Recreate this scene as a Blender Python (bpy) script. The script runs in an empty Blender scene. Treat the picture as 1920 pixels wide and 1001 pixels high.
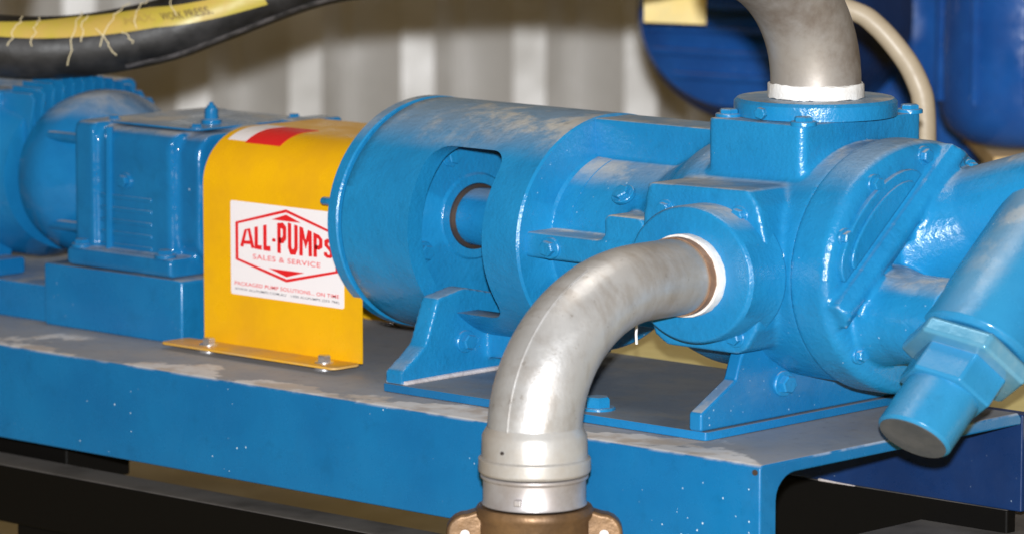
import bpy, bmesh, math, random
from mathutils import Vector, Matrix
random.seed(7)
S = bpy.context.scene
COL = S.collection
R = math.radians

# ------------------------------------------------------------------ camera
CAM = Vector((2.742, -3.298, 0.926))
FW = Vector((-0.673, 0.722, -0.160)).normalized()
RT = Vector((0.731, 0.682, 0.0)).normalized()
UP = RT.cross(FW).normalized()
cd = bpy.data.cameras.new('camera')
cam = bpy.data.objects.new('camera', cd); COL.objects.link(cam)
ZS = 0.8443                                   # real heights: the plan dimensions below are written with heights 1/ZS too tall
PIT = R(7.79); hf = FW.xy.to_3d().normalized()
CF = hf * math.cos(PIT) - Vector((0, 0, math.sin(PIT))); CU = RT.cross(CF); CP = Vector((CAM.x, CAM.y, CAM.z * ZS))
cam.matrix_world = Matrix(((RT.x, CU.x, -CF.x, CP.x), (RT.y, CU.y, -CF.y, CP.y), (RT.z, CU.z, -CF.z, CP.z), (0, 0, 0, 1)))
cd.sensor_fit = 'HORIZONTAL'; cd.sensor_width = 36; cd.lens = 8291 / 1920 * 36
cd.clip_start = 0.05; cd.clip_end = 100
cd.dof.use_dof = True; cd.dof.focus_distance = 4.62; cd.dof.aperture_fstop = 6.0
S.camera = cam

# ------------------------------------------------------------------ light: on-camera flash in a dim, warm-lit workshop
W = bpy.data.worlds.new('World'); S.world = W; W.use_nodes = True
bg = W.node_tree.nodes['Background']; bg.inputs[0].default_value = (0.20, 0.125, 0.024, 1); bg.inputs[1].default_value = 0.44
def area(name, loc, target, size, power, col):
    l = bpy.data.lights.new(name, 'AREA'); l.shape = 'DISK'; l.size = size; l.energy = power; l.color = col
    o = bpy.data.objects.new(name, l); COL.objects.link(o); o.location = loc
    o.rotation_euler = (Vector(target) - Vector(loc)).to_track_quat('-Z', 'Y').to_euler(); return o
area('camera_flash', CP + CU * 0.128 - CF * 0.02, (-0.45, 0.3, 0.2), 0.06, 345, (0.97, 0.985, 1.0))
area('workshop_lamp', (-0.5, 0.25, 2.2), (-0.5, 0.25, 0), 0.9, 11, (1.0, 0.93, 0.84))
S.view_settings.view_transform = 'Standard'; S.view_settings.look = 'None'
S.view_settings.exposure = 0.0; S.view_settings.gamma = 1.0; S.view_settings.use_curve_mapping = False
S.render.engine = 'CYCLES'

# ------------------------------------------------------------------ materials
class N:
    def __init__(s, name):
        s.m = bpy.data.materials.new(name); s.m.use_nodes = True; s.t = s.m.node_tree
        s.b = s.t.nodes['Principled BSDF']
    def n(s, typ, ins=None, **kw):
        o = s.t.nodes.new(typ)
        for k, v in kw.items(): setattr(o, k, v)
        for k, v in (ins or {}).items(): s.put(o.inputs[k], v)
        return o
    def put(s, inp, v):
        if hasattr(v, 'is_output') or hasattr(v, 'links'): s.t.links.new(v, inp)
        else:
            if isinstance(v, (tuple, list)) and len(v) == 3 and inp.type == 'RGBA': v = (*v, 1)
            inp.default_value = v
    def set(s, **kw):
        for k, v in kw.items(): s.put(s.b.inputs[k.replace('_', ' ')], v)
    def pos(s): return s.n('ShaderNodeNewGeometry').outputs['Position']
    def noise(s, scale, detail=4, rough=.55, vec=None):
        return s.n('ShaderNodeTexNoise', {'Vector': vec or s.pos(), 'Scale': scale, 'Detail': detail, 'Roughness': rough}).outputs['Fac']
    def ramp(s, f, a, b, lo=0., hi=1.):
        return s.n('ShaderNodeMapRange', {'Value': f, 'From Min': a, 'From Max': b, 'To Min': lo, 'To Max': hi}, interpolation_type='SMOOTHSTEP').outputs[0]
    def math(s, op, a, b=0.):
        o = s.n('ShaderNodeMath', operation=op); s.put(o.inputs[0], a); s.put(o.inputs[1], b); return o.outputs[0]
    def mix(s, f, a, b):
        o = s.n('ShaderNodeMix', data_type='RGBA'); s.put(o.inputs[0], f); s.put(o.inputs[6], a); s.put(o.inputs[7], b); return o.outputs[2]
    def bump(s, h, strength, dist):
        return s.n('ShaderNodeBump', {'Height': h, 'Strength': strength, 'Distance': dist}).outputs[0]
    def nz(s):
        g = s.n('ShaderNodeNewGeometry'); x = s.n('ShaderNodeSeparateXYZ', {0: g.outputs['Normal']}); return x.outputs[2]
    def xyz(s): return s.n('ShaderNodeSeparateXYZ', {0: s.pos()}).outputs

def paint(name, col, dark, dust=.75, dustcol=(.42, .40, .37), bscale=55, bstr=.25, specks=.6, rough=.22, cast=0., worn_front=False, grit=.5, edge=0., patchy=.45):
    m = N(name)
    base = m.mix(m.ramp(m.noise(7, 5), .3, .72), dark, col)
    base = m.mix(m.ramp(m.noise(34, 5, .7), .52, .72, 0, .35), base, tuple(c * .62 for c in col))
    # tiny burst paint bubbles and spatter
    dots = []
    for sc, th, ra in ((70., .82, .075), (150., .80, .13)):
        vo = m.n('ShaderNodeTexVoronoi', {'Vector': m.pos(), 'Scale': sc}, feature='F1')
        cs = m.n('ShaderNodeSeparateColor', {0: vo.outputs['Color']}).outputs
        rad = m.math('MULTIPLY_ADD', cs[1], ra); rad.node.inputs[2].default_value = .03
        dots.append(m.math('MULTIPLY', m.math('LESS_THAN', vo.outputs['Distance'], rad), m.math('GREATER_THAN', cs[0], th)))
    dot = m.math('MULTIPLY', m.math('MAXIMUM', *dots), m.ramp(m.noise(5, 3), .48, .62))
    base = m.mix(m.math('MULTIPLY', dot, specks), base, (.62, .76, .86))
    if edge:   # coat worn thin along sharp casting edges
        pt = m.n('ShaderNodeNewGeometry').outputs['Pointiness']
        base = m.mix(m.math('MULTIPLY', m.math('MULTIPLY', m.ramp(pt, .535, .60), m.ramp(m.noise(26, 5, .7), .42, .6)), edge), base, (.50, .52, .50))
    # dust settled on upward faces, in patches
    nz = m.nz()
    patch = m.ramp(m.noise(13, 7, .68), .46, .60)
    d = m.math('MULTIPLY', m.ramp(nz, .70, .98), m.math('ADD', m.math('MULTIPLY', patch, patchy), 1 - patchy))
    d = m.math('MULTIPLY', d, dust)
    dc = m.mix(m.math('MULTIPLY', m.math('MULTIPLY', patch, m.ramp(m.noise(5, 3), .45, .6)), min(1., patchy * 2.2)), dustcol, (min(.82, dustcol[0] * 1.55), min(.74, dustcol[1] * 1.4), min(.6, dustcol[2] * 1.15)))
    dc = m.mix(m.ramp(m.noise(60, 4, .7), .55, .75, 0, .5), dc, (.12, .115, .115))
    if worn_front:
        yy = m.xyz()[1]; zz = m.xyz()[2]
        w = m.math('MULTIPLY', m.ramp(yy, .075, .0), 1.)
        w = m.math('MULTIPLY', m.ramp(m.math('ADD', m.noise(5.5, 6, .6), m.math('MULTIPLY', w, .16)), .60, .635), m.ramp(zz, -.009, -.002))
        dc = m.mix(m.math('MULTIPLY', m.math('MULTIPLY', w, m.ramp(yy, .12, .09)), .7), dc, m.mix(m.ramp(m.noise(18, 4), .42, .58), (.56, .46, .37), (.78, .74, .71)))
        e = m.math('MULTIPLY', m.ramp(zz, -.0035, -.0008), m.ramp(m.noise(9, 5, .6), .46, .56))
        base = m.mix(m.math('MULTIPLY', e, .5), base, (.60, .60, .61))
    colr = m.mix(d, base, dc)
    m.set(Base_Color=colr, Roughness=m.math('ADD', m.math('MULTIPLY', d, .4), m.ramp(m.noise(24, 5, .65), .3, .7, max(.03, rough - .08), rough + .14)), Specular_IOR_Level=.5)
    h = m.math('ADD', m.math('MULTIPLY', m.noise(bscale, 3), .6), m.math('MULTIPLY', m.noise(bscale * 4, 4, .7), .26 * grit))
    h = m.math('ADD', h, m.math('MULTIPLY', dot, .3))
    if cast: h = m.math('ADD', h, m.math('MULTIPLY', m.noise(bscale * .4, 4), cast))
    m.set(Normal=m.bump(h, bstr, .004))
    return m.m

BL = (.013, .222, .475); BD = (.010, .182, .41); PL = (.009, .178, .41); PD = (.007, .140, .35); SL = (.008, .160, .38); SD = (.006, .128, .325)
M = {}
M['blue'] = paint('blue_enamel_cast', BL, BD, bstr=.42, cast=.7, grit=1.2, specks=.45)
M['blue_cast'] = paint('blue_enamel_casting', BL, BD, bstr=.42, cast=.7, grit=1.2, edge=.7, specks=.45)
M['blue_smooth'] = paint('blue_enamel_plate', PL, PD, bstr=.16, bscale=36)
M['skid'] = paint('blue_enamel_skid', SL, SD, dust=1.0, dustcol=(.27, .27, .285), bstr=.10, bscale=30, worn_front=True, specks=.9, patchy=.08)
M['base'] = paint('blue_enamel_base_plate', PL, PD, dust=.95, dustcol=(.20, .205, .215), bstr=.1, bscale=30, patchy=.12)
M['gear'] = paint('blue_enamel_gearbox', (.010, .165, .38), (.006, .12, .31), bstr=.6, bscale=26, cast=1.1, rough=.085, grit=.2, specks=.8)
M['valve'] = paint('light_blue_enamel_valve', (.030, .245, .46), (.022, .205, .42), dust=.8, bstr=.2, rough=.24)
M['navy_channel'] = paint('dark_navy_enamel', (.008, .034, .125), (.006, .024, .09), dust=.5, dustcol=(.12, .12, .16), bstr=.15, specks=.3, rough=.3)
M['navy'] = paint('navy_enamel', (.014, .10, .37), (.009, .055, .23), dust=.5, dustcol=(.12, .12, .16), bstr=.35, bscale=18, specks=.3, rough=.16)

def simple(name, col, rough=.5, metal=0., var=None, bs=0, bstr=.1, spec=.5, scale=12):
    m = N(name); c = col
    if var: c = m.mix(m.ramp(m.noise(scale, 6, .65), .35, .68), col, var)
    m.set(Base_Color=c, Roughness=m.ramp(m.noise(scale * 2, 3), .3, .7, max(rough - .08, .03), rough + .08), Metallic=metal, Specular_IOR_Level=spec)
    if bs: m.set(Normal=m.bump(m.noise(bs, 4), bstr, .003))
    return m.m
M['yellow'] = simple('yellow_powder_coat', (.84, .45, .006), .34, var=(.75, .385, .008), bs=9, bstr=.25)
M['yellow_flange'] = simple('worn_yellow_flange', (.78, .40, .02), .45, var=(.52, .34, .15), bs=60)
M['zinc'] = simple('zinc_plated_steel', (.74, .74, .76), .3, .85, var=(.55, .55, .57), scale=60)
M['pipe'] = simple('galvanised_pipe', (.60, .60, .60), .45, .12, var=(.49, .44, .385), bs=90, bstr=.06, scale=9)
M['pipe_old'] = simple('stained_galvanised_pipe', (.36, .33, .305), .46, .35, var=(.17, .13, .10), bs=70, bstr=.1, scale=10)
pm = N('galvanised_elbow')
st = pm.n('ShaderNodeMapping', {'Vector': pm.pos(), 'Scale': (6., 20., 9.)}).outputs[0]
c_ = pm.mix(pm.ramp(pm.noise(2.2, 7, .68, st), .44, .70, 0, .5), (.58, .58, .59), (.34, .29, .245))
c_ = pm.mix(pm.math('MULTIPLY', pm.ramp(pm.xyz()[1], -.11, .05), pm.ramp(pm.noise(11, 6, .65), .3, .62, .25, .85)), c_, (.40, .33, .25))
c_ = pm.mix(pm.ramp(pm.noise(90, 4, .7), .62, .74, 0, .7), c_, (.25, .21, .18))
pm.set(Base_Color=c_, Metallic=.55, Roughness=pm.ramp(pm.noise(30, 5, .7), .3, .7, .34, .5), Normal=pm.bump(pm.math('ADD', pm.noise(60, 5, .7), pm.math('MULTIPLY', pm.noise(300, 2), .3)), .14, .003))
M['pipe'] = pm.m
M['collar'] = simple('cast_aluminium_collar', (.52, .515, .51), .42, .35, var=(.42, .38, .34), bs=150, bstr=.08, scale=14)
M['band'] = simple('brushed_steel_ring', (.60, .58, .60), .42, .6, var=(.42, .38, .37), scale=25)
M['bronze'] = simple('cast_bronze', (.25, .145, .07), .46, .45, var=(.13, .075, .038), bs=50, bstr=.6, scale=16)
M['rust'] = simple('rusty_pipe_thread', (.24, .13, .075), .65, .2, var=(.38, .24, .16), bs=120, bstr=.4, scale=30)
M['white'] = simple('white_sealing_tape', (.84, .83, .82), .5, var=(.72, .69, .66), bs=150, bstr=.3, scale=40)
M['label_white'] = simple('white_vinyl', (.86, .82, .85), .35, spec=.3)
M['red'] = simple('red_print', (.74, .018, .022), .45, spec=.3)
M['red_faded'] = simple('red_print_faded', (.80, .16, .17), .45, spec=.3)
M['ink'] = simple('dark_print', (.07, .075, .10), .45, spec=.3)
M['steel_dark'] = simple('dark_machined_steel', (.045, .045, .05), .45, .3, var=(.08, .05, .035), scale=25)
M['beam'] = simple('black_steel_beam', (.016, .015, .014), .5, var=(.030, .027, .024), bs=30, bstr=.2)
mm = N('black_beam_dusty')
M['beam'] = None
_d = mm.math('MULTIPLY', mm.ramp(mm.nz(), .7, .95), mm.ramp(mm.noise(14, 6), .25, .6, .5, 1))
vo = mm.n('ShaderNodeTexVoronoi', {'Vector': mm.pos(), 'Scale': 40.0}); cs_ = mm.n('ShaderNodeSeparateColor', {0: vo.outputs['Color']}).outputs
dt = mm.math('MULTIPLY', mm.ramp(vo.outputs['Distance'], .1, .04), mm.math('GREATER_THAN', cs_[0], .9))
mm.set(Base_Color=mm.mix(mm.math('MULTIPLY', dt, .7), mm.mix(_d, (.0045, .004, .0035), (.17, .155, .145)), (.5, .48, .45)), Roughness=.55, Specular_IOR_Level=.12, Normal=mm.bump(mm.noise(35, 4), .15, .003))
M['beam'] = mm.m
M['rubber'] = simple('black_rubber_hose', (.007, .007, .0075), .55, var=(.026, .025, .026), bs=30, bstr=.6, scale=14)
M['tape'] = simple('yellow_label_tape', (.44, .37, .04), .45, var=(.50, .34, .08), scale=14)
M['tape_ink'] = simple('worn_brown_print', (.13, .085, .03), .6)
M['tape_ink_faded'] = simple('faded_brown_print', (.40, .28, .06), .6)
M['rope'] = simple('frayed_cord', (.72, .62, .40), .8)
M['scuff'] = simple('scuffed_hose_wear', (.13, .12, .125), .8, var=(.012, .012, .012), bs=90, bstr=.5, scale=40)
M['wall'] = simple('grey_wall_sheet', (.80, .79, .78), .5, .25, var=(.66, .645, .62), scale=3)
M['floor'] = simple('yellow_floor', (.42, .31, .08), .6, var=(.26, .19, .06), scale=3, bs=20)
M['board'] = simple('pale_yellow_board', (.86, .72, .30), .6, var=(.72, .58, .24), scale=6, bs=40)
M['timber'] = simple('pale_timber', (.78, .55, .26), .65, var=(.62, .40, .17), scale=8, bs=40)
M['hose_beige'] = simple('beige_hose', (.46, .385, .285), .5, var=(.38, .31, .22), scale=14)
M['tag'] = simple('yellow_tag', (.85, .62, .16), .5, var=(.8, .66, .3), scale=20)
M['nut'] = simple('worn_blue_nut', (.09, .31, .49), .2, .2, var=(.20, .40, .53), bs=60, bstr=.1, scale=14)
M['cap_grey'] = simple('bare_grey_end', (.075, .085, .10), .5, .0, var=(.11, .115, .125), scale=30)
M['weld'] = simple('bare_weld_edge', (.72, .66, .66), .45, .2, var=(.5, .45, .45), scale=50, bs=200, bstr=.4)
M['black'] = simple('black_paint', (.012, .012, .013), .5)

# ------------------------------------------------------------------ mesh helpers
def thing(name, label, cat, loc=(0, 0, 0), group=None):
    o = bpy.data.objects.new(name, None); COL.objects.link(o); o.location = (loc[0], loc[1], loc[2] * ZS); o.empty_display_size = .05
    o['label'] = label; o['category'] = cat
    if group: o['group'] = group
    return o
def sq(p): return Vector((p[0], p[1], p[2] * ZS))
def rootloc(p):
    while p and p.parent: p = p.parent
    return Vector(p.location) if p else Vector((0, 0, 0))
def obj(name, bm, mat, parent=None, bevel=0, seg=2, smooth=35, label=None, cat=None, kind=None, group=None, origin=None):
    me = bm if isinstance(bm, bpy.types.Mesh) else None
    off = rootloc(parent) if parent else sq(origin or (0, 0, 0))
    if me is None:
        bmesh.ops.recalc_face_normals(bm, faces=bm.faces)
        me = bpy.data.meshes.new(name); bm.to_mesh(me); bm.free()
    me.transform(Matrix.Diagonal((1, 1, ZS, 1))); me.transform(Matrix.Translation(-off))
    me.materials.clear(); me.materials.append(M[mat])
    if smooth:
        for p in me.polygons: p.use_smooth = True
        me.set_sharp_from_angle(angle=R(smooth))
    o = bpy.data.objects.new(name, me); COL.objects.link(o)
    if parent: o.parent = parent
    else: o.location = off
    if bevel:
        b = o.modifiers.new('bevel', 'BEVEL'); b.width = bevel; b.segments = seg; b.limit_method = 'ANGLE'; b.angle_limit = R(38); b.harden_normals = True
    if label: o['label'] = label
    if cat: o['category'] = cat
    if kind: o['kind'] = kind
    if group: o['group'] = group
    return o
def nb(): return bmesh.new()
def box(bm, x0, x1, y0, y1, z0, z1):
    v = [bm.verts.new(p) for p in ((x0, y0, z0), (x1, y0, z0), (x1, y1, z0), (x0, y1, z0), (x0, y0, z1), (x1, y0, z1), (x1, y1, z1), (x0, y1, z1))]
    for f in ((0, 3, 2, 1), (4, 5, 6, 7), (0, 1, 5, 4), (1, 2, 6, 5), (2, 3, 7, 6), (3, 0, 4, 7)): bm.faces.new([v[i] for i in f])
    return bm
def prism(bm, poly, axis, a0, a1):
    """poly in the other two axes (x->(y,z), y->(x,z), z->(x,y))"""
    def p3(p, a): return (a, p[0], p[1]) if axis == 'x' else (p[0], a, p[1]) if axis == 'y' else (p[0], p[1], a)
    A = [bm.verts.new(p3(p, a0)) for p in poly]; B = [bm.verts.new(p3(p, a1)) for p in poly]
    n = len(poly); bm.faces.new(A); bm.faces.new(B[::-1])
    for i in range(n): bm.faces.new((A[i], B[i], B[(i + 1) % n], A[(i + 1) % n]))
    return bm
def frame(d):
    d = Vector(d).normalized(); a = Vector((0, 0, 1)) if abs(d.z) < .9 else Vector((1, 0, 0))
    u = a.cross(d).normalized(); return u, d.cross(u).normalized(), d
def lathe(bm, prof, o, d, seg=64, rot=0.):
    u, w, d = frame(d); o = Vector(o); rings = []
    for a, r in prof:
        c = o + d * a
        if r < 1e-6: rings.append([bm.verts.new(c)])
        else: rings.append([bm.verts.new(c + (u * math.cos(rot + 2 * math.pi * k / seg) + w * math.sin(rot + 2 * math.pi * k / seg)) * r) for k in range(seg)])
    for A, B in zip(rings, rings[1:]):
        if len(A) == 1 and len(B) == 1: continue
        for k in range(seg):
            j = (k + 1) % seg
            if len(A) == 1: bm.faces.new((A[0], B[k], B[j]))
            elif len(B) == 1: bm.faces.new((A[k], B[0], A[j]))
            else: bm.faces.new((A[k], B[k], B[j], A[j]))
    return bm
def solid(bm, prof, o, d, seg=64, rot=0.):
    return lathe(bm, [(prof[0][0], 0)] + list(prof) + [(prof[-1][0], 0)], o, d, seg, rot)
def spline(pts, n=10):
    P = [Vector(p) for p in pts]; P = [P[0] * 2 - P[1]] + P + [P[-1] * 2 - P[-2]]; out = []
    for i in range(1, len(P) - 2):
        for k in range(n):
            t = k / n; a, b, c, e = P[i - 1:i + 3]
            out.append(.5 * ((2 * b) + (c - a) * t + (2 * a - 5 * b + 4 * c - e) * t * t + (3 * b - a - 3 * c + e) * t ** 3))
    out.append(P[-2]); return out
def tube(bm, pts, r, seg=20, cap=True, squash=None):
    pts = [Vector(p) for p in pts]; rings = []; u = None
    for i, p in enumerate(pts):
        t = (pts[min(i + 1, len(pts) - 1)] - pts[max(i - 1, 0)]).normalized()
        if u is None: u = frame(t)[0]
        u = (u - t * u.dot(t)).normalized(); w = t.cross(u)
        rr = r(i / (len(pts) - 1)) if callable(r) else r
        rings.append([bm.verts.new(p + (u * math.cos(2 * math.pi * k / seg) + w * math.sin(2 * math.pi * k / seg)) * rr) for k in range(seg)])
    for A, B in zip(rings, rings[1:]):
        for k in range(seg): bm.faces.new((A[k], B[k], B[(k + 1) % seg], A[(k + 1) % seg]))
    if cap: bm.faces.new(rings[0]); bm.faces.new(rings[-1][::-1])
    return bm
def bake(o, name=None):
    """evaluate the modifiers of a temporary object, return the mesh, delete the object"""
    bpy.context.view_layer.update()
    dg = bpy.context.evaluated_depsgraph_get()
    me = bpy.data.meshes.new_from_object(o.evaluated_get(dg)); bpy.data.objects.remove(o, do_unlink=True); return me
def temp(bm):
    bmesh.ops.recalc_face_normals(bm, faces=bm.faces)
    me = bpy.data.meshes.new('tmp'); bm.to_mesh(me); bm.free(); o = bpy.data.objects.new('tmp', me); COL.objects.link(o); return o
def cast(bm, voxel=.0035, it=6):
    """melt overlapping solids into one casting with soft fillets"""
    o = temp(bm); r = o.modifiers.new('r', 'REMESH'); r.mode = 'VOXEL'; r.voxel_size = voxel
    s = o.modifiers.new('s', 'SMOOTH'); s.factor = .5; s.iterations = it
    return bake(o)
def cut(bm, cutters, extra=None):
    o = temp(bm); cs = []
    for c in cutters:
        k = temp(c); cs.append(k); b = o.modifiers.new('b', 'BOOLEAN'); b.operation = 'DIFFERENCE'; b.solver = 'EXACT'; b.object = k
    me = bake(o)
    for k in cs: bpy.data.objects.remove(k, do_unlink=True)
    return me
_bolt = {}
def bolt(parent, p, d, r=.009, mat='blue', name='bolt', h=None, washer=True, rot=.3):
    key = (round(r, 4), mat, h, washer, tuple(round(q, 3) for q in d), rot)
    if key not in _bolt:
        b = nb(); hh = h or r * .95
        if washer: solid(b, [(-r * .3, r * 1.45), (r * .16, r * 1.45), (r * .26, r * 1.35)], (0, 0, 0), (0, 0, 1), 20)
        solid(b, [(r * .2, r * 1.05), (hh * .85, r * 1.05), (hh, r * .9)], (0, 0, 0), (0, 0, 1), 6)
        bmesh.ops.recalc_face_normals(b, faces=b.faces)
        me = bpy.data.meshes.new('bolt'); b.to_mesh(me); b.free(); me.materials.append(M[mat])
        me.transform(Matrix.Diagonal((1, 1, ZS, 1)) @ Matrix(tuple(zip(*frame(d)))).to_4x4() @ Matrix.Rotation(rot, 4, 'Z'))
        for q in me.polygons: q.use_smooth = True
        me.set_sharp_from_angle(angle=R(30)); _bolt[key] = me
    o = bpy.data.objects.new(name, _bolt[key]); COL.objects.link(o); o.parent = parent
    o.location = sq(p) - rootloc(parent); return o
def arc(cx, cy, r, a0, a1, n=8): return [(cx + r * math.cos(R(a0 + (a1 - a0) * i / n)), cy + r * math.sin(R(a0 + (a1 - a0) * i / n))) for i in range(n + 1)]
def rrect(x0, x1, y0, y1, r, n=5):
    return arc(x1 - r, y0 + r, r, -90, 0, n) + arc(x1 - r, y1 - r, r, 0, 90, n) + arc(x0 + r, y1 - r, r, 90, 180, n) + arc(x0 + r, y0 + r, r, 180, 270, n)

AY, AZ = .262, .200          # the shaft line shared by pump, gearbox and motor
AX = lambda x: (x, AY, AZ)

# ================================================================== setting
bm = nb(); box(bm, -7, 6, -3, 9, -.62, -.60); obj('floor', bm, 'floor', kind='structure', smooth=0)
# corrugated wall: a pressed sheet facing the camera
wc = CAM + FW.xy.to_3d().normalized() * 9.0; wc.z = 0
a = RT.xy.to_3d().normalized(); nrm = Vector((a.y, -a.x, 0))    # towards the camera
a = (a * math.cos(R(4)) + nrm * math.sin(R(-4))).normalized(); nrm = Vector((a.y, -a.x, 0))
pitch = .2285; prof = []
x = -3.0 + .03
while x < 3.0:
    prof += [(x, 0), (x + .066, .003), (x + .108, -.058), (x + .135, -.066)]; x += pitch
bm = nb(); F = []; 
for t, dpt in prof: F.append(wc + a * t + nrm * dpt)
B = [p - nrm * .0012 for p in F]
vs = [[bm.verts.new((p.x, p.y, z)) for p in F + B[::-1]] for z in (-.6, 1.9)]
n = len(vs[0])
for i in range(n): bm.faces.new((vs[0][i], vs[0][(i + 1) % n], vs[1][(i + 1) % n], vs[1][i]))
obj('wall', bm, 'wall', kind='structure', smooth=20, bevel=.010)

# ================================================================== skid and what carries it
sk = thing('pump_skid', 'blue folded steel skid with worn dusty top carrying pump, gearbox and motor', 'skid', (-.8, .22, -.13))
bm = nb()
poly = [(0, -.13), (0, -.006)] + [(.006 - .006 * math.cos(t), -.006 + .006 * math.sin(t)) for t in (.5, 1.05)] + [(.006, 0), (.424, 0), (.43, -.006), (.43, -.016)] \
    + arc(.056, -.046, .03, 90, 180, 6) + [(.026, -.13)]
prism(bm, poly, 'x', -2.3, 0); obj('deck', bm, 'skid', sk, bevel=.0025)
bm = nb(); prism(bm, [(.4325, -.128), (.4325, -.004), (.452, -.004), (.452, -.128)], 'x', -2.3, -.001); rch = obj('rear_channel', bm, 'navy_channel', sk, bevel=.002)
bm = nb(); tube(bm, [(-.275, .432, -.127), (-.252, .4315, -.1275), (-.225, .432, -.128)], lambda t: .002 * (1 - .6 * t), 8); obj('chipped_edge', bm, 'weld', rch)
bm = nb(); prism(bm, rrect(-1.225, -.985, .0, .088, .004, 2), 'y', .138, .40); obj('gearbox_riser', bm, 'blue_smooth', sk, bevel=.003)
bm = nb(); prism(bm, rrect(-1.75, -1.225, .0, .052, .004, 2), 'y', .150, .39); obj('motor_riser', bm, 'blue_smooth', sk, bevel=.003)
bm = nb(); solid(bm, [(0, .0035), (.0008, .0035)], (-.006, -.0004, -.009), (0, -1, 0), 12); obj('drilled_hole', bm, 'steel_dark', sk)

bmr = nb(); box(bmr, -2.3, -.30, -.008, .048, -.245, -.165)
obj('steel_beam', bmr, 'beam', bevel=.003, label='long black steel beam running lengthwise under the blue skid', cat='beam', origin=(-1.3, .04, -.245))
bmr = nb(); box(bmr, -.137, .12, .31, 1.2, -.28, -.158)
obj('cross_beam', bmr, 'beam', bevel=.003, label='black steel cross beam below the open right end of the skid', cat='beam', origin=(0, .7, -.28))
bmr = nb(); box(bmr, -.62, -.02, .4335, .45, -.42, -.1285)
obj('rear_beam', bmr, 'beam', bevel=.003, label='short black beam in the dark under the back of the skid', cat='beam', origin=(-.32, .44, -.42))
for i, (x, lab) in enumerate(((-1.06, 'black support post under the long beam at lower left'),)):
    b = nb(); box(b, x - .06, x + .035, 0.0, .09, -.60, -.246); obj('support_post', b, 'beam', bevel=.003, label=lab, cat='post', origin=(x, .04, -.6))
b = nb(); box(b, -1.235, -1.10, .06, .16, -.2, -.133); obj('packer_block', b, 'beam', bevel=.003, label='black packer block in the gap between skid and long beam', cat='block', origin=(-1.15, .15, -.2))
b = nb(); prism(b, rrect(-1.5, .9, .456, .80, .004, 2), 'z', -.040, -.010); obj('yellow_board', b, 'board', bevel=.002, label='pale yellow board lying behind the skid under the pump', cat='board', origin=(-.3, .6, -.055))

# ================================================================== coupling guard
gd = thing('coupling_guard', 'yellow sheet metal coupling guard with white and red sticker', 'guard', (-.828, .275, .006))
GX0, GX1, GF, GB = -.957, -.702, .148, .402
def gprof(off):
    r = .072 + off
    return [(GF - off, .009), (GF - off, .224)] + arc(GF + .072, .224, r, 180, 90, 14)[1:] + arc(GB - .072, .224, r, 90, 0, 14) + [(GB + off, .009)]
bm = nb(); prism(bm, gprof(0) + gprof(-.003)[::-1], 'x', GX0, GX1); obj('shell', bm, 'yellow', gd, smooth=30)
for nm, y0, y1 in (('flange', GF - .045, GF - .0004), ('flange', GB + .0004, GB + .042)):
    bm = nb(); prism(bm, rrect(GX0 - .028 if y0 < .2 else GX0, GX1 + .002, y0, y1, .008, 3), 'z', .0065, .0098); obj(nm, bm, 'yellow_flange', gd, bevel=.0008)
for x in (GX0 + .032, GX1 - .035):
    for y in (GF - .023, GB + .021):
        bolt(gd, (x, y, .0098), (0, 0, 1), .0075, 'zinc', h=.010)
        bm = nb(); solid(bm, [(0.0003, .0115), (.0062, .0115)], (x, y, 0), (0, 0, 1), 20); obj('spacer', bm, 'zinc', gd)
# sticker
LX0, LX1, LZ0, LZ1 = -.911, -.728, .079, .206
lw, lh = LX1 - LX0, LZ1 - LZ0; LY = GF - .0006
bm = nb(); prism(bm, rrect(LX0, LX1, LZ0, LZ1, .003, 3), 'y', LY, GF - .0001); lab = obj('sticker', bm, 'label_white', gd, smooth=0)
lab['label'] = 'white sticker with red hexagon emblem and lettering'
U = lambda u, v: (LX0 + u * lw, LZ1 - v * lh)
def flat(name, polys, mat, parent, y=LY - .0003):
    b = nb()
    for p in polys: prism(b, p, 'y', y, y + .0002)
    return obj(name, b, mat, parent, smooth=0)
hexo = [(.5, .03), (.955, .225), (.955, .63), (.5, .80), (.045, .63), (.045, .225)]
def inset(p, cx, cy, k, kk): return [(cx + (u - cx) * k, cy + (v - cy) * kk) for u, v in p]
hexi = inset(hexo, .5, .415, .945, .915)
polys = []
for i in range(6):
    j = (i + 1) % 6; polys.append([U(*hexo[i]), U(*hexo[j]), U(*hexi[j]), U(*hexi[i])])
polys.append([U(.37, .155), U(.5, .085), U(.63, .155)]); polys.append([U(.34, .675), U(.5, .745), U(.66, .675)])
flat('hexagon_emblem', polys, 'red', lab)
def text(name, s, mat, parent, u0, u1, v0, v1, warp=None, bold=0., y=LY - .0003):
    c = bpy.data.curves.new('t', 'FONT'); c.body = s; c.size = 1; c.offset = bold; c.space_character = 1.06 if bold else 1.02; c.extrude = 0
    o = bpy.data.objects.new('t', c); COL.objects.link(o); me = bake(o)
    xs = [v.co.x for v in me.vertices]; ys = [v.co.y for v in me.vertices]; X0, X1, Y0, Y1 = min(xs), max(xs), min(ys), max(ys)
    for v in me.vertices:
        u = (v.co.x - X0) / (X1 - X0); h = (v.co.y - Y0) / (Y1 - Y0)
        va, vb = (v0, v1) if not warp else warp(u)
        px, pz = U(u0 + (u1 - u0) * u, vb + (va - vb) * h); v.co = (px, y, pz)
    return obj(name, me, mat, parent, smooth=0)
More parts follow.
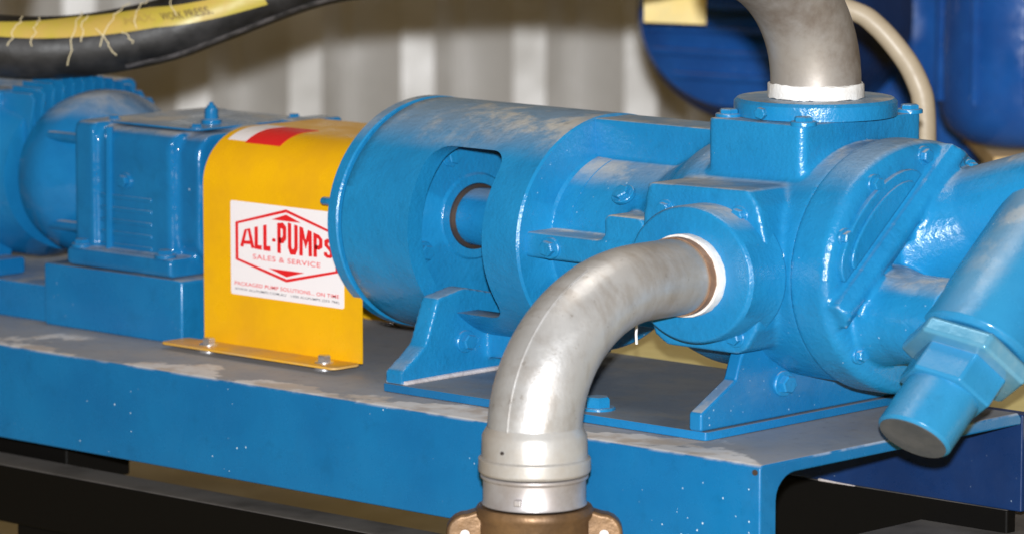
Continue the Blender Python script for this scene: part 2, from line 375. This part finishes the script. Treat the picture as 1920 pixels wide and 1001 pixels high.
def letters(name, mat, parent, u0, u1, warp):
    t = .30
    G = {'A': (1.0, [[(.02, 0), (.36, 1), (.64, 1), (.98, 0)], [(.2, .28), (.8, .28)]]), 'L': (.62, [[(.15, 1), (.15, .1), (.62, .1)]]), '-': (.34, [[(.03, .42), (.31, .42)]]),
         'P': (.78, [[(.15, 0), (.15, .9), (.45, .9), (.62, .8), (.62, .52), (.45, .42), (.15, .42)]]), 'U': (.84, [[(.15, 1), (.15, .25), (.27, .1), (.57, .1), (.69, .25), (.69, 1)]]),
         'M': (1.06, [[(.14, 0), (.16, 1)], [(.2, .98), (.53, .42), (.86, .98)], [(.90, 1), (.92, 0)]]), 'S': (.78, [[(.66, .74), (.60, .88), (.46, .92), (.30, .91), (.16, .80), (.17, .64), (.40, .52), (.60, .38), (.62, .20), (.48, .08), (.28, .08), (.12, .16), (.10, .28)]])}
    word = 'ALL-PUMPS'; tot = sum(G[c][0] + .12 for c in word) - .12; x0 = 0; b = nb(); lay = 0
    for c in word:
        for st in G[c][1]:
            lay += 1; P = [Vector(p) for p in st]; th = t * (.62 if c == '-' else 1.); left = []; right = []
            for k, p in enumerate(P):
                d0 = (P[k] - P[k - 1]).normalized() if k else (P[1] - P[0]).normalized(); d1 = (P[k + 1] - P[k]).normalized() if k < len(P) - 1 else d0
                n0 = Vector((-d0.y, d0.x)); n1 = Vector((-d1.y, d1.x)); nn = (n0 + n1).normalized(); nn = nn / max(.55, nn.dot(n0)); w = th / 2; q = Vector((nn.x * w, nn.y * w * .62))
                left.append(p + q); right.append(p - q)
            vs = []
            for side in (left, right):
                row = []
                for q in side:
                    u = (x0 + q.x) / tot; h = min(1.0, max(0.0, q.y)); va, vb = warp(u); px, pz = U(u0 + (u1 - u0) * u, vb + (va - vb) * h)
                    row.append(b.verts.new((px, LY - .0003 - .00004 * (lay % 4), pz)))
                vs.append(row)
            for k in range(len(P) - 1): b.faces.new((vs[0][k], vs[0][k + 1], vs[1][k + 1], vs[1][k]))
        x0 += G[c][0] + .12
    return obj(name, b, mat, parent, smooth=0)
letters('brand_lettering', 'red', lab, .10, .915, lambda u: (.165 + .145 * abs(2 * u - 1) ** 1.3, .505 - .02 * abs(2 * u - 1)))
text('service_lettering', 'SALES & SERVICE', 'red_faded', lab, .20, .80, .545, .60, bold=.014)
text('slogan_lettering', 'PACKAGED PUMP SOLUTIONS... ON TIME', 'red', lab, .035, .96, .858, .897, bold=.008)
text('contact_lettering', 'WWW.ALLPUMPS.COM.AU   1300 ALLPUMPS (255 786)', 'ink', lab, .035, .96, .925, .957, bold=.006)
# red and white warning sticker bent over the top corner
def bent(name, mat, x0, x1, a0, a1, top, off):
    pts = arc(GF + .072, .224, .072 + off, a0, a1, 8); pin = arc(GF + .072, .224, .072 + off - .0003, a0, a1, 8)
    if top: pts.append((GF + .072 + top, .224 + .072 + off)); pin.append((GF + .072 + top, .224 + .072 + off - .0003))
    b = nb(); prism(b, pts + pin[::-1], 'x', x0, x1); return obj(name, b, mat, gd, smooth=40)
bent('warning_sticker', 'label_white', -.946, -.916, 126, 90, .02, .0006)
bent('warning_print', 'red', -.9155, -.858, 128, 90, .018, .0006)

# ================================================================== gearbox
gb = thing('gearbox', 'blue painted cast gearbox with breather on top, between motor and yellow guard', 'gearbox', (-1.09, AY, .089))
bm = nb()
prism(bm, rrect(.150, .375, .092, .292, .012), 'x', -1.182, -1.148)
prism(bm, rrect(.158, .367, .098, .286, .022), 'x', -1.15, -1.022)
prism(bm, rrect(.135, .390, .090, .116, .006), 'x', -1.182, -1.0)
solid(bm, [(0, .098), (.05, .094), (.085, .085), (.10, .06)], AX(-1.06), (1, 0, 0), 48)
prism(bm, rrect(.168, .357, .108, .285, .03), 'x', -1.04, -.985)
solid(bm, [(0, .05), (.08, .045)], AX(-1.0), (1, 0, 0), 32)
obj('housing', cast(bm, .0035, 5), 'gear', gb, smooth=60)
for k in range(5):
    z = .118 + k * .017; bm = nb(); prism(bm, rrect(-1.145, -1.055, z, z + .006, .002, 2), 'y', .1562, .165); obj('cooling_rib', bm, 'gear', gb, bevel=.002)
bm = nb(); prism(bm, rrect(-1.165, -1.0, .178, .36, .012), 'z', .2880, .2915); obj('inspection_cover', bm, 'gear', gb, bevel=.0025)
for x in (-1.155, -1.012):
    for y in (.190, .348): bolt(gb, (x, y, .2915), (0, 0, 1), .006, 'gear')
bm = nb(); solid(bm, [(0, .012), (.006, .012), (.007, .0085), (.020, .008), (.024, .005), (.026, .0045)], (-1.035, .235, .2915), (0, 0, 1), 16); obj('breather', bm, 'gear', gb)
bm = nb(); solid(bm, [(0, .003), (.004, .0022)], (-1.035, .235, .3175), (0, 0, 1), 8); obj('breather_cap', bm, 'gear', gb)
bolt(gb, (-1.10, .157, .213), (0, -1, 0), .008, 'gear', 'drain_plug')
for x in (-1.165, -1.02): bolt(gb, (x, .146, .118), (0, 0, 1), .009, 'gear')
bm = nb(); tube(bm, [(-1.128, .158, .286), (-1.128, .156, .10)], .005, 8); obj('corner_bead', bm, 'gear', gb)
bm = nb(); prism(bm, rrect(.30, .372, .262, .296, .006), 'x', -.99, -.955); obj('rear_lug', bm, 'gear', gb, bevel=.003)

# ================================================================== electric motor
mo = thing('electric_motor', 'blue finned electric motor at the left end of the skid', 'motor', (-1.5, AY, .053))
bm = nb(); solid(bm, [(-.05, .112), (-.03, .119), (-.012, .119), (0, .115), (.028, .094), (.05, .075), (.05, .04)], AX(-1.235), (1, 0, 0), 72)
obj('end_bell', bm, 'gear', mo, bevel=.003)
bm = nb(); solid(bm, [(0, .130), (.43, .130), (.44, .124), (.475, .116)], AX(-1.78), (1, 0, 0), 64); obj('stator_body', bm, 'gear', mo)
for k in range(13):
    y = AY - .080 + k * .016; zt = AZ + math.sqrt(max(.0, .175 ** 2 - (y - AY) ** 2)) - .039; b = nb()
    prism(b, [(-1.345, .24), (-1.30, .24), (-1.288, zt - .008), (-1.294, zt), (-1.345, zt)], 'y', y - .0024, y + .0024); obj('cooling_fin', b, 'gear', mo, bevel=.0008)
bm = nb(); prism(bm, rrect(.13, .40, .21, .319, .012), 'x', -1.78, -1.345); obj('terminal_box', bm, 'gear', mo, bevel=.005)
bm = nb(); prism(bm, rrect(.095, .20, .053, .078, .006), 'x', -1.72, -1.33); prism(bm, [(.105, .06), (.20, .06), (.22, .13), (.165, .13)], 'x', -1.60, -1.36); obj('foot', bm, 'gear', mo, bevel=.003)
for ang in (146, 214, 34, 326):
    p = Vector(AX(-1.245)) + Vector((0, math.cos(R(ang)), math.sin(R(ang)))) * .112
    b = nb(); solid(b, [(0, .0075), (.075, .0075)], p, (1, 0, 0), 12); obj('flange_stud', b, 'gear', mo)

# ================================================================== gear pump
pu = thing('gear_pump', 'large blue cast gear pump with window in its bearing housing and tilted relief valve', 'pump', (-.36, AY, 0))
# --- bearing housing with see-through windows
bm = nb()
lathe(bm, [(-.697, .149), (-.692, .153)] + [(-.68 + .0125 * k, .153) for k in range(20)] + [(-.43, .153), (-.4275, .1505), (-.425, .1095), (-.422, .106), (-.40, .105), (-.40, .072), (-.444, .072), (-.452, .131), (-.676, .131), (-.682, .04), (-.697, .04), (-.697, .149)], (0, AY, AZ), (1, 0, 0), 96)
me = cut(bm, [prism(nb(), rrect(-.591, -.480, .094, .309, .024, 6), 'y', -.1, .7)])
obj('bearing_housing', me, 'blue', pu, bevel=.003, smooth=40)
bm = nb(); lathe(bm, [(-.7145, .05), (-.7145, .152), (-.7135, .1538), (-.7005, .1538), (-.699, .152), (-.6985, .05), (-.7145, .05)], (0, AY, AZ), (1, 0, 0), 96); obj('housing_flange', bm, 'blue', pu, smooth=20)
bm = nb(); solid(bm, [(0, .0055), (.016, .0055), (.018, .004)], (-.713, .118, .226), (-1, 0, 0), 12); obj('grease_nipple', bm, 'blue', pu)
bm = nb(); lathe(bm, [(-.674, .044), (-.674, .118), (-.650, .121), (-.640, .121), (-.636, .117), (-.635, .058), (-.632, .055), (-.632, .044), (-.674, .044)], (0, AY, AZ), (1, 0, 0), 72); obj('bearing_cap', bm, 'blue', pu, smooth=45)
for ang in (205, 25, 115, 295):
    bolt(pu, Vector(AX(-.6355)) + Vector((0, math.cos(R(ang)), math.sin(R(ang)))) * .092, (1, 0, 0), .010)
bm = nb(); solid(bm, [(-.70, .032), (-.640, .032), (-.636, .038), (-.45, .038)], (0, AY, AZ), (1, 0, 0), 40); obj('shaft', bm, 'blue', pu)
bm = nb(); lathe(bm, [(-.634, .0385), (-.634, .0435), (-.630, .043), (-.628, .0385)], (0, AY, AZ), (1, 0, 0), 40); obj('oil_seal', bm, 'steel_dark', pu)
bm = nb(); lathe(bm, [(-.475, .0383), (-.475, .046), (-.445, .046), (-.445, .0383)], (0, AY, AZ), (1, 0, 0), 40); obj('shaft_collar', bm, 'blue', pu)
# --- bracket core, ribs and pump body: one casting
bm = nb()
solid(bm, [(-.425, .104), (-.28, .104)], (0, AY, AZ), (1, 0, 0), 64)
solid(bm, [(-.315, .10), (-.285, .118), (-.255, .140), (-.235, .146), (-.055, .148)], (0, AY, AZ), (1, 0, 0), 96)
prism(bm, [(-.435, .25), (-.435, .3495), (-.19, .3495), (-.19, .25)], 'y', .232, .292)          # top rib
prism(bm, [(-.435, .184), (-.435, .216), (-.20, .216), (-.20, .184)], 'y', .122, .30)         # side rib
prism(bm, [(-.435, .088), (-.435, .14), (-.22, .14), (-.22, .088)], 'y', .235, .290)          # bottom rib
prism(bm, [(-.435, .184), (-.435, .216), (-.22, .216), (-.22, .184)], 'y', .30, .402)
prism(bm, rrect(-.322, -.268, .205, .248, .006), 'y', .128, .22)                              # lug on the rib
prism(bm, rrect(-.211, -.083, .163, .361, .008), 'z', .25, .375)                              # top pedestal
prism(bm, [(-.232, .300), (-.098, .303), (-.085, .285), (-.070, .225), (-.070, .195), (-.086, .135), (-.100, .110), (-.112, .104), (-.205, .104), (-.222, .116), (-.236, .16), (-.238, .26)], 'y', .094, .26)   # side port block
prism(bm, [(-.225, .115), (-.10, .115), (-.10, .285), (-.225, .285)], 'y', .25, .43)
obj('pump_body', cast(bm, .0032, 4), 'blue_cast', pu, smooth=70)
bm = nb(); lathe(bm, [(0, .048), (0, .080), (.004, .083), (.036, .083), (.05, .088), (.05, .048), (0, .048)], (-.147, .061, .2), (0, 1, 0), 72); obj('port_collar', bm, 'blue', pu, bevel=.002)
for x, z in ((-.207, .270), (-.108, .272), (-.112, .124), (-.196, .128)): bolt(pu, (x, .0945, z), (0, -1, 0), .008)
bm = nb(); lathe(bm, [(0, .046), (0, .085), (.017, .085), (.021, .0815), (.021, .046), (0, .046)], (-.147, AY, .3755), (0, 0, 1), 72); obj('top_flange', bm, 'blue', pu)
for x, y in ((-.200, .185), (-.092, .175), (-.092, .350), (-.200, .345)): bolt(pu, (x, y, .3765), (0, 0, 1), .0095, h=.008)
bolt(pu, (-.142, .1705, .385), (0, -1, 0), .007, washer=False)
for p, d in (((-.330, .168, .268), (0, -.75, .66)), ((-.392, .1215, .199), (0, -1, 0)), ((-.305, .152, .17), (0, -1, -.2)), ((-.41, .20, .10), (1, -.6, 0))): bolt(pu, p, d, .0095)
# --- front cover: disc, slanted rib and the two arms that carry the relief valve, one casting
u1 = Vector((0, .19, .18)).normalized(); v1 = Vector((0, -u1.z, u1.y))
def onface(s, t, x): return Vector((x, AY, AZ)) + u1 * s + v1 * t
def facepoly(b, pts, x0, x1):
    A = [b.verts.new(onface(*p, x0)) for p in pts]; Bv = [b.verts.new(onface(*p, x1)) for p in pts]; n = len(pts)
    b.faces.new(A); b.faces.new(Bv[::-1])
    for i in range(n): b.faces.new((A[i], Bv[i], Bv[(i + 1) % n], A[(i + 1) % n]))
    return b
bm = nb()
solid(bm, [(-.0545, .1525), (-.052, .1545), (-.014, .1545), (-.007, .150), (-.003, .140)], (0, AY, AZ), (1, 0, 0), 96)
facepoly(bm, [(-.137, .053), (.137, .053), (.128, .084), (-.128, .084)], -.03, .007)
facepoly(bm, [(-.132, .062), (.132, .062), (.128, .076), (-.128, .076)], -.03, .013)
solid(bm, [(-.03, .066), (.0, .060), (.03, .054), (.10, .054)], (0, .205, .150), (1, -.1, .0), 40)
solid(bm, [(-.03, .092), (.0, .080), (.04, .064), (.13, .060)], (0, .315, .245), (1, .15, .42), 40)
cov = obj('front_cover', cast(bm, .0027, 4), 'blue_cast', pu, smooth=70)
ch = [(-.013 + .085 * math.cos(R(t)), .092 + .042 * math.sin(R(t))) for t in range(0, 181, 12)]
obj('crescent_pad', facepoly(nb(), ch, -.006, .003), 'blue', cov, bevel=.002)
obj('crescent_slot', facepoly(nb(), [(-.013 + .068 * math.cos(R(t)), .095 + .028 * math.sin(R(t))) for t in range(0, 181, 12)], .002, .0065), 'blue', cov, bevel=.002)
for ang in (90, 126, 158, 192, 222, 56, 262, 292):
    p = Vector(AX(-.0045)) + Vector((0, math.cos(R(ang)), math.sin(R(ang)))) * .137
    bolt(pu, p, (1, 0, 0), .0080, rot=ang)
# --- relief valve across the two arms
VC = Vector((.13, .070, .034)); VD = Vector((0, .72, .69)).normalized()
bm = nb()
solid(bm, [(.140, .055), (.146, .061), (.33, .061), (.36, .05)], VC, VD, 64)
vb = obj('relief_valve', bm, 'valve', pu, smooth=35, bevel=.002)
bm = nb(); solid(bm, [(.112, .058), (.114, .0690), (.134, .0690), (.137, .063), (.140, .056)], VC, VD, 6, rot=.32); obj('lock_nut', bm, 'nut', vb, bevel=.004, smooth=30)
bm = nb(); solid(bm, [(.072, .046), (.074, .0505), (.114, .0505)], VC, VD, 6, rot=.32); obj('hex_plug', bm, 'valve', vb, bevel=.003, smooth=30)
bm = nb(); solid(bm, [(.008, .0365), (.011, .0395), (.074, .0395)], VC, VD, 48); obj('valve_cap', bm, 'valve', vb, smooth=30, bevel=.001)
bm = nb(); solid(bm, [(.0072, .036), (.0082, .036)], VC, VD, 48); obj('cap_end', bm, 'cap_grey', vb)
# --- feet and base plate
bm = nb(); prism(bm, rrect(-.586, -.125, .064, .392, .004, 2), 'z', .0005, .0115); obj('base_plate', bm, 'base', pu, bevel=.0015)
def mir(pts): return pts + [(2 * AY - y, z) for y, z in pts[::-1]]
bm = nb(); prism(bm, [(.066, .012), (.066, .028), (.082, .040), (.103, .058), (.112, .085), (.122, .116), (.165, .125), (.262, .10), (.345, .12), (.375, .06), (.39, .03), (.39, .012)], 'x', -.583, -.558)
box(bm, -.572, -.48, .20, .32, .03, .07)
obj('foot', cast(bm, .003, 3), 'blue_cast', pu, smooth=60)
bm = nb(); tube(bm, [(-.557, .069, .0125), (-.5565, .16, .0135), (-.557, .25, .0125), (-.557, .3, .0125)], .0035, 8); obj('weld_bead', bm, 'weld', pu)
bm = nb(); prism(bm, [(.060, .012), (.060, .034), (.114, .068), (.122, .094), (.135, .115), (.37, .115), (.375, .09), (.39, .034), (.39, .012)], 'x', -.145, -.128)
obj('foot', bm, 'blue_smooth', pu, bevel=.003)
bolt(pu, (-.128, .19, .053), (1, 0, 0), .011)
bolt(pu, (-.30, .095, .0115), (0, 0, 1), .013, h=.016); bolt(pu, (-.30, .372, .0115), (0, 0, 1), .013, h=.016)
bolt(pu, (-.5575, .165, .055), (1, 0, 0), .010)

# ================================================================== suction elbow, its collar and the bronze coupling
PX = -.147
def ragged(b, ax):
    for v in b.verts:
        v.co[ax] += random.uniform(-.0009, .0009); v.co += Vector((random.uniform(-1, 1), random.uniform(-1, 1), random.uniform(-1, 1))) * .00035
sp = thing('suction_pipe', 'grey galvanised elbow pipe curving down from the front port of the pump', 'pipe', (PX, -.168, -.04))
path = [(PX, .075 - .0125 * i, .2) for i in range(6)] + [(PX, -.010 - .158 * math.sin(t), .2 - .158 * (1 - math.cos(t))) for t in [math.pi / 2 * i / 22 for i in range(23)]] + [(PX, -.168, .034), (PX, -.168, .022)]
bm = nb(); tube(bm, path, lambda t: .0455 + .0012 * t, 56); el = obj('elbow', bm, 'pipe', sp)
sr = .158 + .0462 * .99; bm = nb(); tube(bm, [(PX + .006, -.010 - sr * math.sin(t), .042 + sr * math.cos(t)) for t in [.45 + 1.12 * i / 20 for i in range(21)]] + [(PX + .006, -.010 - sr, .034)], .0015, 6); obj('seam', bm, 'pipe', el)
bm = nb(); lathe(bm, [(0, .0462), (0, .0496), (.007, .0500), (.011, .0495), (.011, .0462), (0, .0462)], (PX, .0505, .2), (0, 1, 0), 56); ragged(bm, 1); obj('sealing_tape', bm, 'white', sp)
bm = nb(); lathe(bm, [(0, .0458), (0, .0473), (.008, .0473), (.012, .0458)], (PX, .040, .2), (0, 1, 0), 56); obj('rusty_thread', bm, 'rust', sp)
bm = nb(); tube(bm, [(PX - .062, .053, .135), (PX - .0622, .052, .122), (PX - .061, .0515, .110)], .0014, 6); obj('tape_tail', bm, 'white', sp)
bm = nb(); lathe(bm, [(.052, .0466), (.046, .0495), (.042, .0515), (.0165, .0522), (.0150, .0552), (.0, .0552), (-.003, .053), (-.003, .0466)], (PX, -.168, 0), (0, 0, 1), 64); co = obj('collar', bm, 'collar', sp, bevel=.0012)
bm = nb(); solid(bm, [(0, .0022), (.0012, .0022)], Vector((PX, -.168, .028)) + Vector((.10, -.99, 0)).normalized() * .0515, (.10, -.99, 0), 10); obj('grub_screw', bm, 'steel_dark', co)
bm = nb(); lathe(bm, [(-.004, .047), (-.0045, .0530), (-.008, .0530), (-.010, .0505), (-.036, .0505), (-.039, .052), (-.041, .047)], (PX, -.168, 0), (0, 0, 1), 64); rg = obj('steel_ring', bm, 'band', sp, bevel=.0008)
bm = nb(); dd = Vector((.42, -.9, 0)).normalized(); p = Vector((PX, -.168, -.028)) + dd * .0505; u_, w_, _ = frame(dd)
solid(bm, [(-.001, .0055), (.004, .0052), (.005, .0045)], p, dd, 4, rot=.785); obj('lug', bm, 'band', rg, bevel=.0008)

cl = thing('hose_coupling', 'brown bronze lever coupling below the galvanised elbow', 'coupling', (PX, -.168, -.2))
bm = nb(); lathe(bm, [(-.042, .0475), (-.0415, .056), (-.046, .0585), (-.052, .0580), (-.058, .0545), (-.10, .0545), (-.12, .050), (-.20, .050), (-.20, .0)], (PX, -.168, 0), (0, 0, 1), 64); obj('socket', bm, 'bronze', cl, smooth=45)
for sgn in (-1, 1):
    b = nb(); d = RT.xy.to_3d().normalized() * sgn; o = Vector((PX, -.168, -.072)); t = Vector((-d.y, d.x, 0))
    pts = arc(.066, -.0, .0205, -90, 90, 10); pts = [(.045, -.0215)] + [(x, z * 1.1) for x, z in pts] + [(.045, .0305)]
    A = [b.verts.new(o + d * x + t * -.013 + Vector((0, 0, z))) for x, z in pts]; Bv = [b.verts.new(o + d * x + t * .013 + Vector((0, 0, z))) for x, z in pts]; n = len(pts)
    b.faces.new(A); b.faces.new(Bv[::-1])
    for i in range(n): b.faces.new((A[i], Bv[i], Bv[(i + 1) % n], A[(i + 1) % n]))
    ear = obj('lever_ear', b, 'bronze', cl, bevel=.004)
    b = nb(); solid(b, [(-.0145, .0045), (.0145, .0045)], o + d * .068, t, 12); obj('pivot_pin', b, 'band', ear)

# ================================================================== discharge pipe
dp = thing('discharge_pipe', 'stained grey pipe rising from the top flange of the pump', 'pipe', (PX, AY, .397))
path = [(PX, AY, .390 + .005 * i) for i in range(6)] + [(PX, AY - .165 * (1 - math.cos(t)), .415 + .165 * math.sin(t)) for t in [math.pi / 2 * i / 20 for i in range(1, 19)]]
bm = nb(); tube(bm, path, .0472, 56); obj('elbow', bm, 'pipe_old', dp)
bm = nb(); lathe(bm, [(0, .0478), (0, .0502), (.0160, .0500), (.0172, .0490), (.0172, .0478), (0, .0478)], (PX, AY, .3972), (0, 0, 1), 56); ragged(bm, 2); obj('sealing_tape', bm, 'white', dp)

# ================================================================== things behind
hp = spline([(-1.531, 0.375, 0.475), (-1.575, 0.268, 0.493), (-1.547, 0.146, 0.447), (-1.445, 0.133, 0.399), (-1.356, 0.184, 0.381), (-1.285, 0.250, 0.381), (-1.216, 0.319, 0.401), (-1.172, 0.366, 0.428), (-1.083, 0.461, 0.482), (-0.990, 0.552, 0.499), (-0.896, 0.641, 0.507), (-0.810, 0.720, 0.502), (-0.741, 0.789, 0.523)], 8)  # starting loop is out of view, added to cast a shadow on the wall
HR = .045
hz = thing('rubber_hose', 'thick black hose with yellow printed band arching above the motor', 'hose', (-1.54, .339, .30))
bm = nb(); tube(bm, hp, HR, 28); obj('hose_wall', bm, 'rubber', hz)
# yellow band wrapped along the camera side of the hose
def ribbon(i0, i1, a0, a1, off, n=6):
    b = nb(); rows = []
    for i in range(i0, i1 + 1):
        t = (hp[min(i + 1, len(hp) - 1)] - hp[max(i - 1, 0)]).normalized(); f = (-FW - t * (-FW).dot(t)).normalized(); w = t.cross(f)
        if w.z < 0: w = -w
        f_ = (i - i0) / max(1, i1 - i0)
        A0 = a0(f_) if callable(a0) else a0; A1 = a1(f_) if callable(a1) else a1
        rows.append([(hp[i] + (f * math.cos(R(A0 + (A1 - A0) * k / n)) + w * math.sin(R(A0 + (A1 - A0) * k / n))) * (HR + off)) for k in range(n + 1)])
    V = [[b.verts.new(p) for p in r_] for r_ in rows]
    for r0, r1 in zip(V, V[1:]):
        for k in range(n): b.faces.new((r0[k], r1[k], r1[k + 1], r0[k + 1]))
    return b
def gq(i, tab=((32, 14, 44), (40, 12, 60), (48, 4, 47), (56, -16, 20), (61, -30, 8))):
    for a_, b_ in zip(tab, tab[1:]):
        if i <= b_[0] or b_ is tab[-1]:
            f = min(1., max(0., (i - a_[0]) / (b_[0] - a_[0]))); return a_[1] + (b_[1] - a_[1]) * f, a_[2] + (b_[2] - a_[2]) * f
tp = obj('yellow_band', ribbon(18, 60, lambda f: gq(18 + 42 * f)[0], lambda f: gq(18 + 42 * f)[1], .0012, 8), 'tape', hz, smooth=50)
obj('yellow_band', ribbon(62, 76, -32, 6, .0012), 'tape', hz, smooth=50)
sc = obj('scuffed_underside', ribbon(44, 66, -66, -54, .0009, 3), 'scuff', hz, smooth=50)
# lettering bent along the band
def bandtext(name, s, mat, i0, i1, a0, a1):
    c = bpy.data.curves.new('t', 'FONT'); c.body = s; c.size = 1; c.offset = .015; o = bpy.data.objects.new('t', c); COL.objects.link(o); me = bake(o)
    xs = [v.co.x for v in me.vertices]; ys = [v.co.y for v in me.vertices]; X0, X1, Y0, Y1 = min(xs), max(xs), min(ys), max(ys)
    for v in me.vertices:
        q = i0 + (i1 - i0) * (v.co.x - X0) / (X1 - X0); an = R(a0(q) + a1 * (v.co.y - Y0) / (Y1 - Y0)); i = int(q); fr = q - i
        p = hp[i].lerp(hp[i + 1], fr); t = (hp[i + 1] - hp[i]).normalized(); f = (-FW - t * (-FW).dot(t)).normalized(); w = t.cross(f)
        if w.z < 0: w = -w
        v.co = p + (f * math.cos(an) + w * math.sin(an)) * (HR + .0022)
    obj(name, me, mat, tp, smooth=0)
bandtext('band_lettering', 'WORK PRESS.', 'tape_ink', 49.2, 56.2, lambda q: sum(gq(q)) / 2 - 9, 15)
bandtext('faded_lettering', 'MAX.', 'tape_ink_faded', 45.0, 48.4, lambda q: sum(gq(q)) / 2 - 9, 15)
for i, (q, a0, a1, sw) in enumerate(((31, 60, 5, .004), (34, 62, -2, .006), (36, 60, 0, .005), (40, 75, -38, .012), (41, 62, 2, .005), (44, 80, -8, .02), (43, 20, -30, -.008), (45, 10, -14, -.004), (47, 85, 12, .012), (52, 85, 14, .002))):
    pts = []
    for k in range(9):
        an = R(a0 + (a1 - a0) * k / 8); t = (hp[q + 1] - hp[q - 1]).normalized(); f = (-FW - t * (-FW).dot(t)).normalized(); w = t.cross(f)
        if w.z < 0: w = -w
        pts.append(hp[q] + t * sw * (1 - k / 4) + (f * math.cos(an) + w * math.sin(an)) * (HR + .0025 + .001 * random.random()))
    b = nb(); tube(b, [p + UP * random.uniform(-.002, .002) + RT * random.uniform(-.003, .003) for p in pts], .0007, 6); obj('frayed_cord', b, 'rope', hz)
b = nb(); prism(b, rrect(-2.2, -1.55, .40, .50, .004, 2), 'z', .292, .312)
obj('timber_plank', b, 'timber', bevel=.002, label='pale timber plank just behind the top of the motor', cat='plank', origin=(-1.9, .45, .292))

# blue motor behind the discharge pipe
mc = Vector((-1.36, 1.56, .325)); rd = RT.xy.to_3d().normalized(); vdir = (rd * .55 + Vector((FW.x, FW.y, 0)).normalized() * .83).normalized()
rm = thing('background_motor', 'dark blue round motor with yellow tag, behind the rising pipe', 'motor', (mc.x, mc.y, .1))
bm = nb(); solid(bm, [(-.02, .03), (-.018, .10), (-.004, .150), (.02, .168), (.028, .169), (.03, .15), (.22, .15)], mc, vdir, 72); obj('fan_cowl', bm, 'navy', rm, smooth=30)
bm = nb(); lathe(bm, [(.025, .166), (.03, .176), (.06, .190), (.20, .190), (.205, .15)], mc, vdir, 72); obj('cowl_shade_rim', bm, 'navy_channel', rm)  # shade on the motor's underside, put into this ring's darker navy
for k in range(5):
    zz = mc.z - .10 + k * .04; half = math.sqrt(max(.0, .13 ** 2 - (zz - mc.z) ** 2)); tdir = Vector((-vdir.y, vdir.x, 0))
    b = nb(); tube(b, [mc + Vector((0, 0, zz - mc.z)) - vdir * .019 + tdir * -half, mc + Vector((0, 0, zz - mc.z)) - vdir * .024, mc + Vector((0, 0, zz - mc.z)) - vdir * .019 + tdir * half], .007, 8); obj('grille_bar', b, 'navy', rm)
bm = nb(); c = CAM + (FW + RT * ((1262 - 960) / 8260) + UP * (490 / 7000)) * 6.12
cc = [c + rd * sx * .043 + Vector((0, 0, sz * .028)) for sx, sz in ((-1, -1), (1, -1.15), (1, 1), (-1, 1.1))]
A = [bm.verts.new(p) for p in cc]; Bv = [bm.verts.new(p + Vector((FW.x, FW.y, 0)) * .002) for p in cc]; bm.faces.new(A); bm.faces.new(Bv[::-1])
for i in range(4): bm.faces.new((A[i], Bv[i], Bv[(i + 1) % 4], A[(i + 1) % 4]))
obj('tag', bm, 'tag', rm, smooth=0)
# two navy drums standing at the right
c0 = Vector((-.79, 1.61, .46)); bd = rd
def drum(name, c, r, z0, h, label, hoops):
    t = thing(name, label, 'drum', (c[0], c[1], z0), 'navy drums behind the pump')
    b = nb(); solid(b, [(0, r * .55), (.010, r * .74), (.03, r * .90), (.055, r * .975), (.085, r)] + [(.085 + (h - .13) * k / 6, r * (1 + .01 * math.sin(k * 2.1))) for k in range(1, 7)] + [(h, r * .93)], (c[0], c[1], z0), (0, 0, 1), 72); obj('shell', b, 'navy', t, smooth=50)
    for q in hoops:
        b = nb(); lathe(b, [(q - .016, r * .99), (q - .007, r * 1.05), (q + .007, r * 1.05), (q + .016, r * .99)], (c[0], c[1], z0), (0, 0, 1), 72); obj('hoop', b, 'navy', t, smooth=60)
    for k in range(10):
        a_ = 2 * math.pi * k / 10 + .35; b = nb(); p0 = Vector((c[0] + math.cos(a_) * r * .995, c[1] + math.sin(a_) * r * .995, z0 + .075)); tube(b, [p0, p0 + Vector((0, 0, h - .16))], .008, 10); obj('rib', b, 'navy', t)
    return t
drum('storage_drum', (-.862, 1.602), .124, .150, .62, 'near navy blue ribbed drum at the upper right edge', (.30,))
drum('storage_drum', (-1.345, 1.955), .138, .02, .75, 'slimmer navy blue ribbed drum behind the beige hose', (.45,))
b = nb(); o = c0 + bd * .2; q = [o - bd * .32 + Vector((FW.x, FW.y, 0)) * -.12, o + bd * .6 + Vector((FW.x, FW.y, 0)) * -.12, o + bd * .6 + Vector((FW.x, FW.y, 0)) * .3, o - bd * .32 + Vector((FW.x, FW.y, 0)) * .3]
A = [b.verts.new((p.x, p.y, .124)) for p in q]; Bv = [b.verts.new((p.x, p.y, .1495)) for p in q]; b.faces.new(A); b.faces.new(Bv[::-1])
for i in range(4): b.faces.new((A[i], Bv[i], Bv[(i + 1) % 4], A[(i + 1) % 4]))
obj('support_plank', b, 'timber', bevel=.002, label='tan plank beneath the near navy drum at the right edge', cat='plank', origin=(o.x, o.y, .122))
# beige hose behind the discharge pipe
bm = nb(); tube(bm, spline([(-.57, .70, .478), (-.508, .769, .447), (-.482, .787, .425), (-.454, .804, .381), (-.439, .812, .345), (-.432, .814, .315), (-.43, .815, .25), (-.43, .815, .12)], 8), .0135, 16)
obj('beige_hose', bm, 'hose_beige', label='thin beige hose curving down behind the top flange', cat='hose', origin=(-.43, .815, .12))
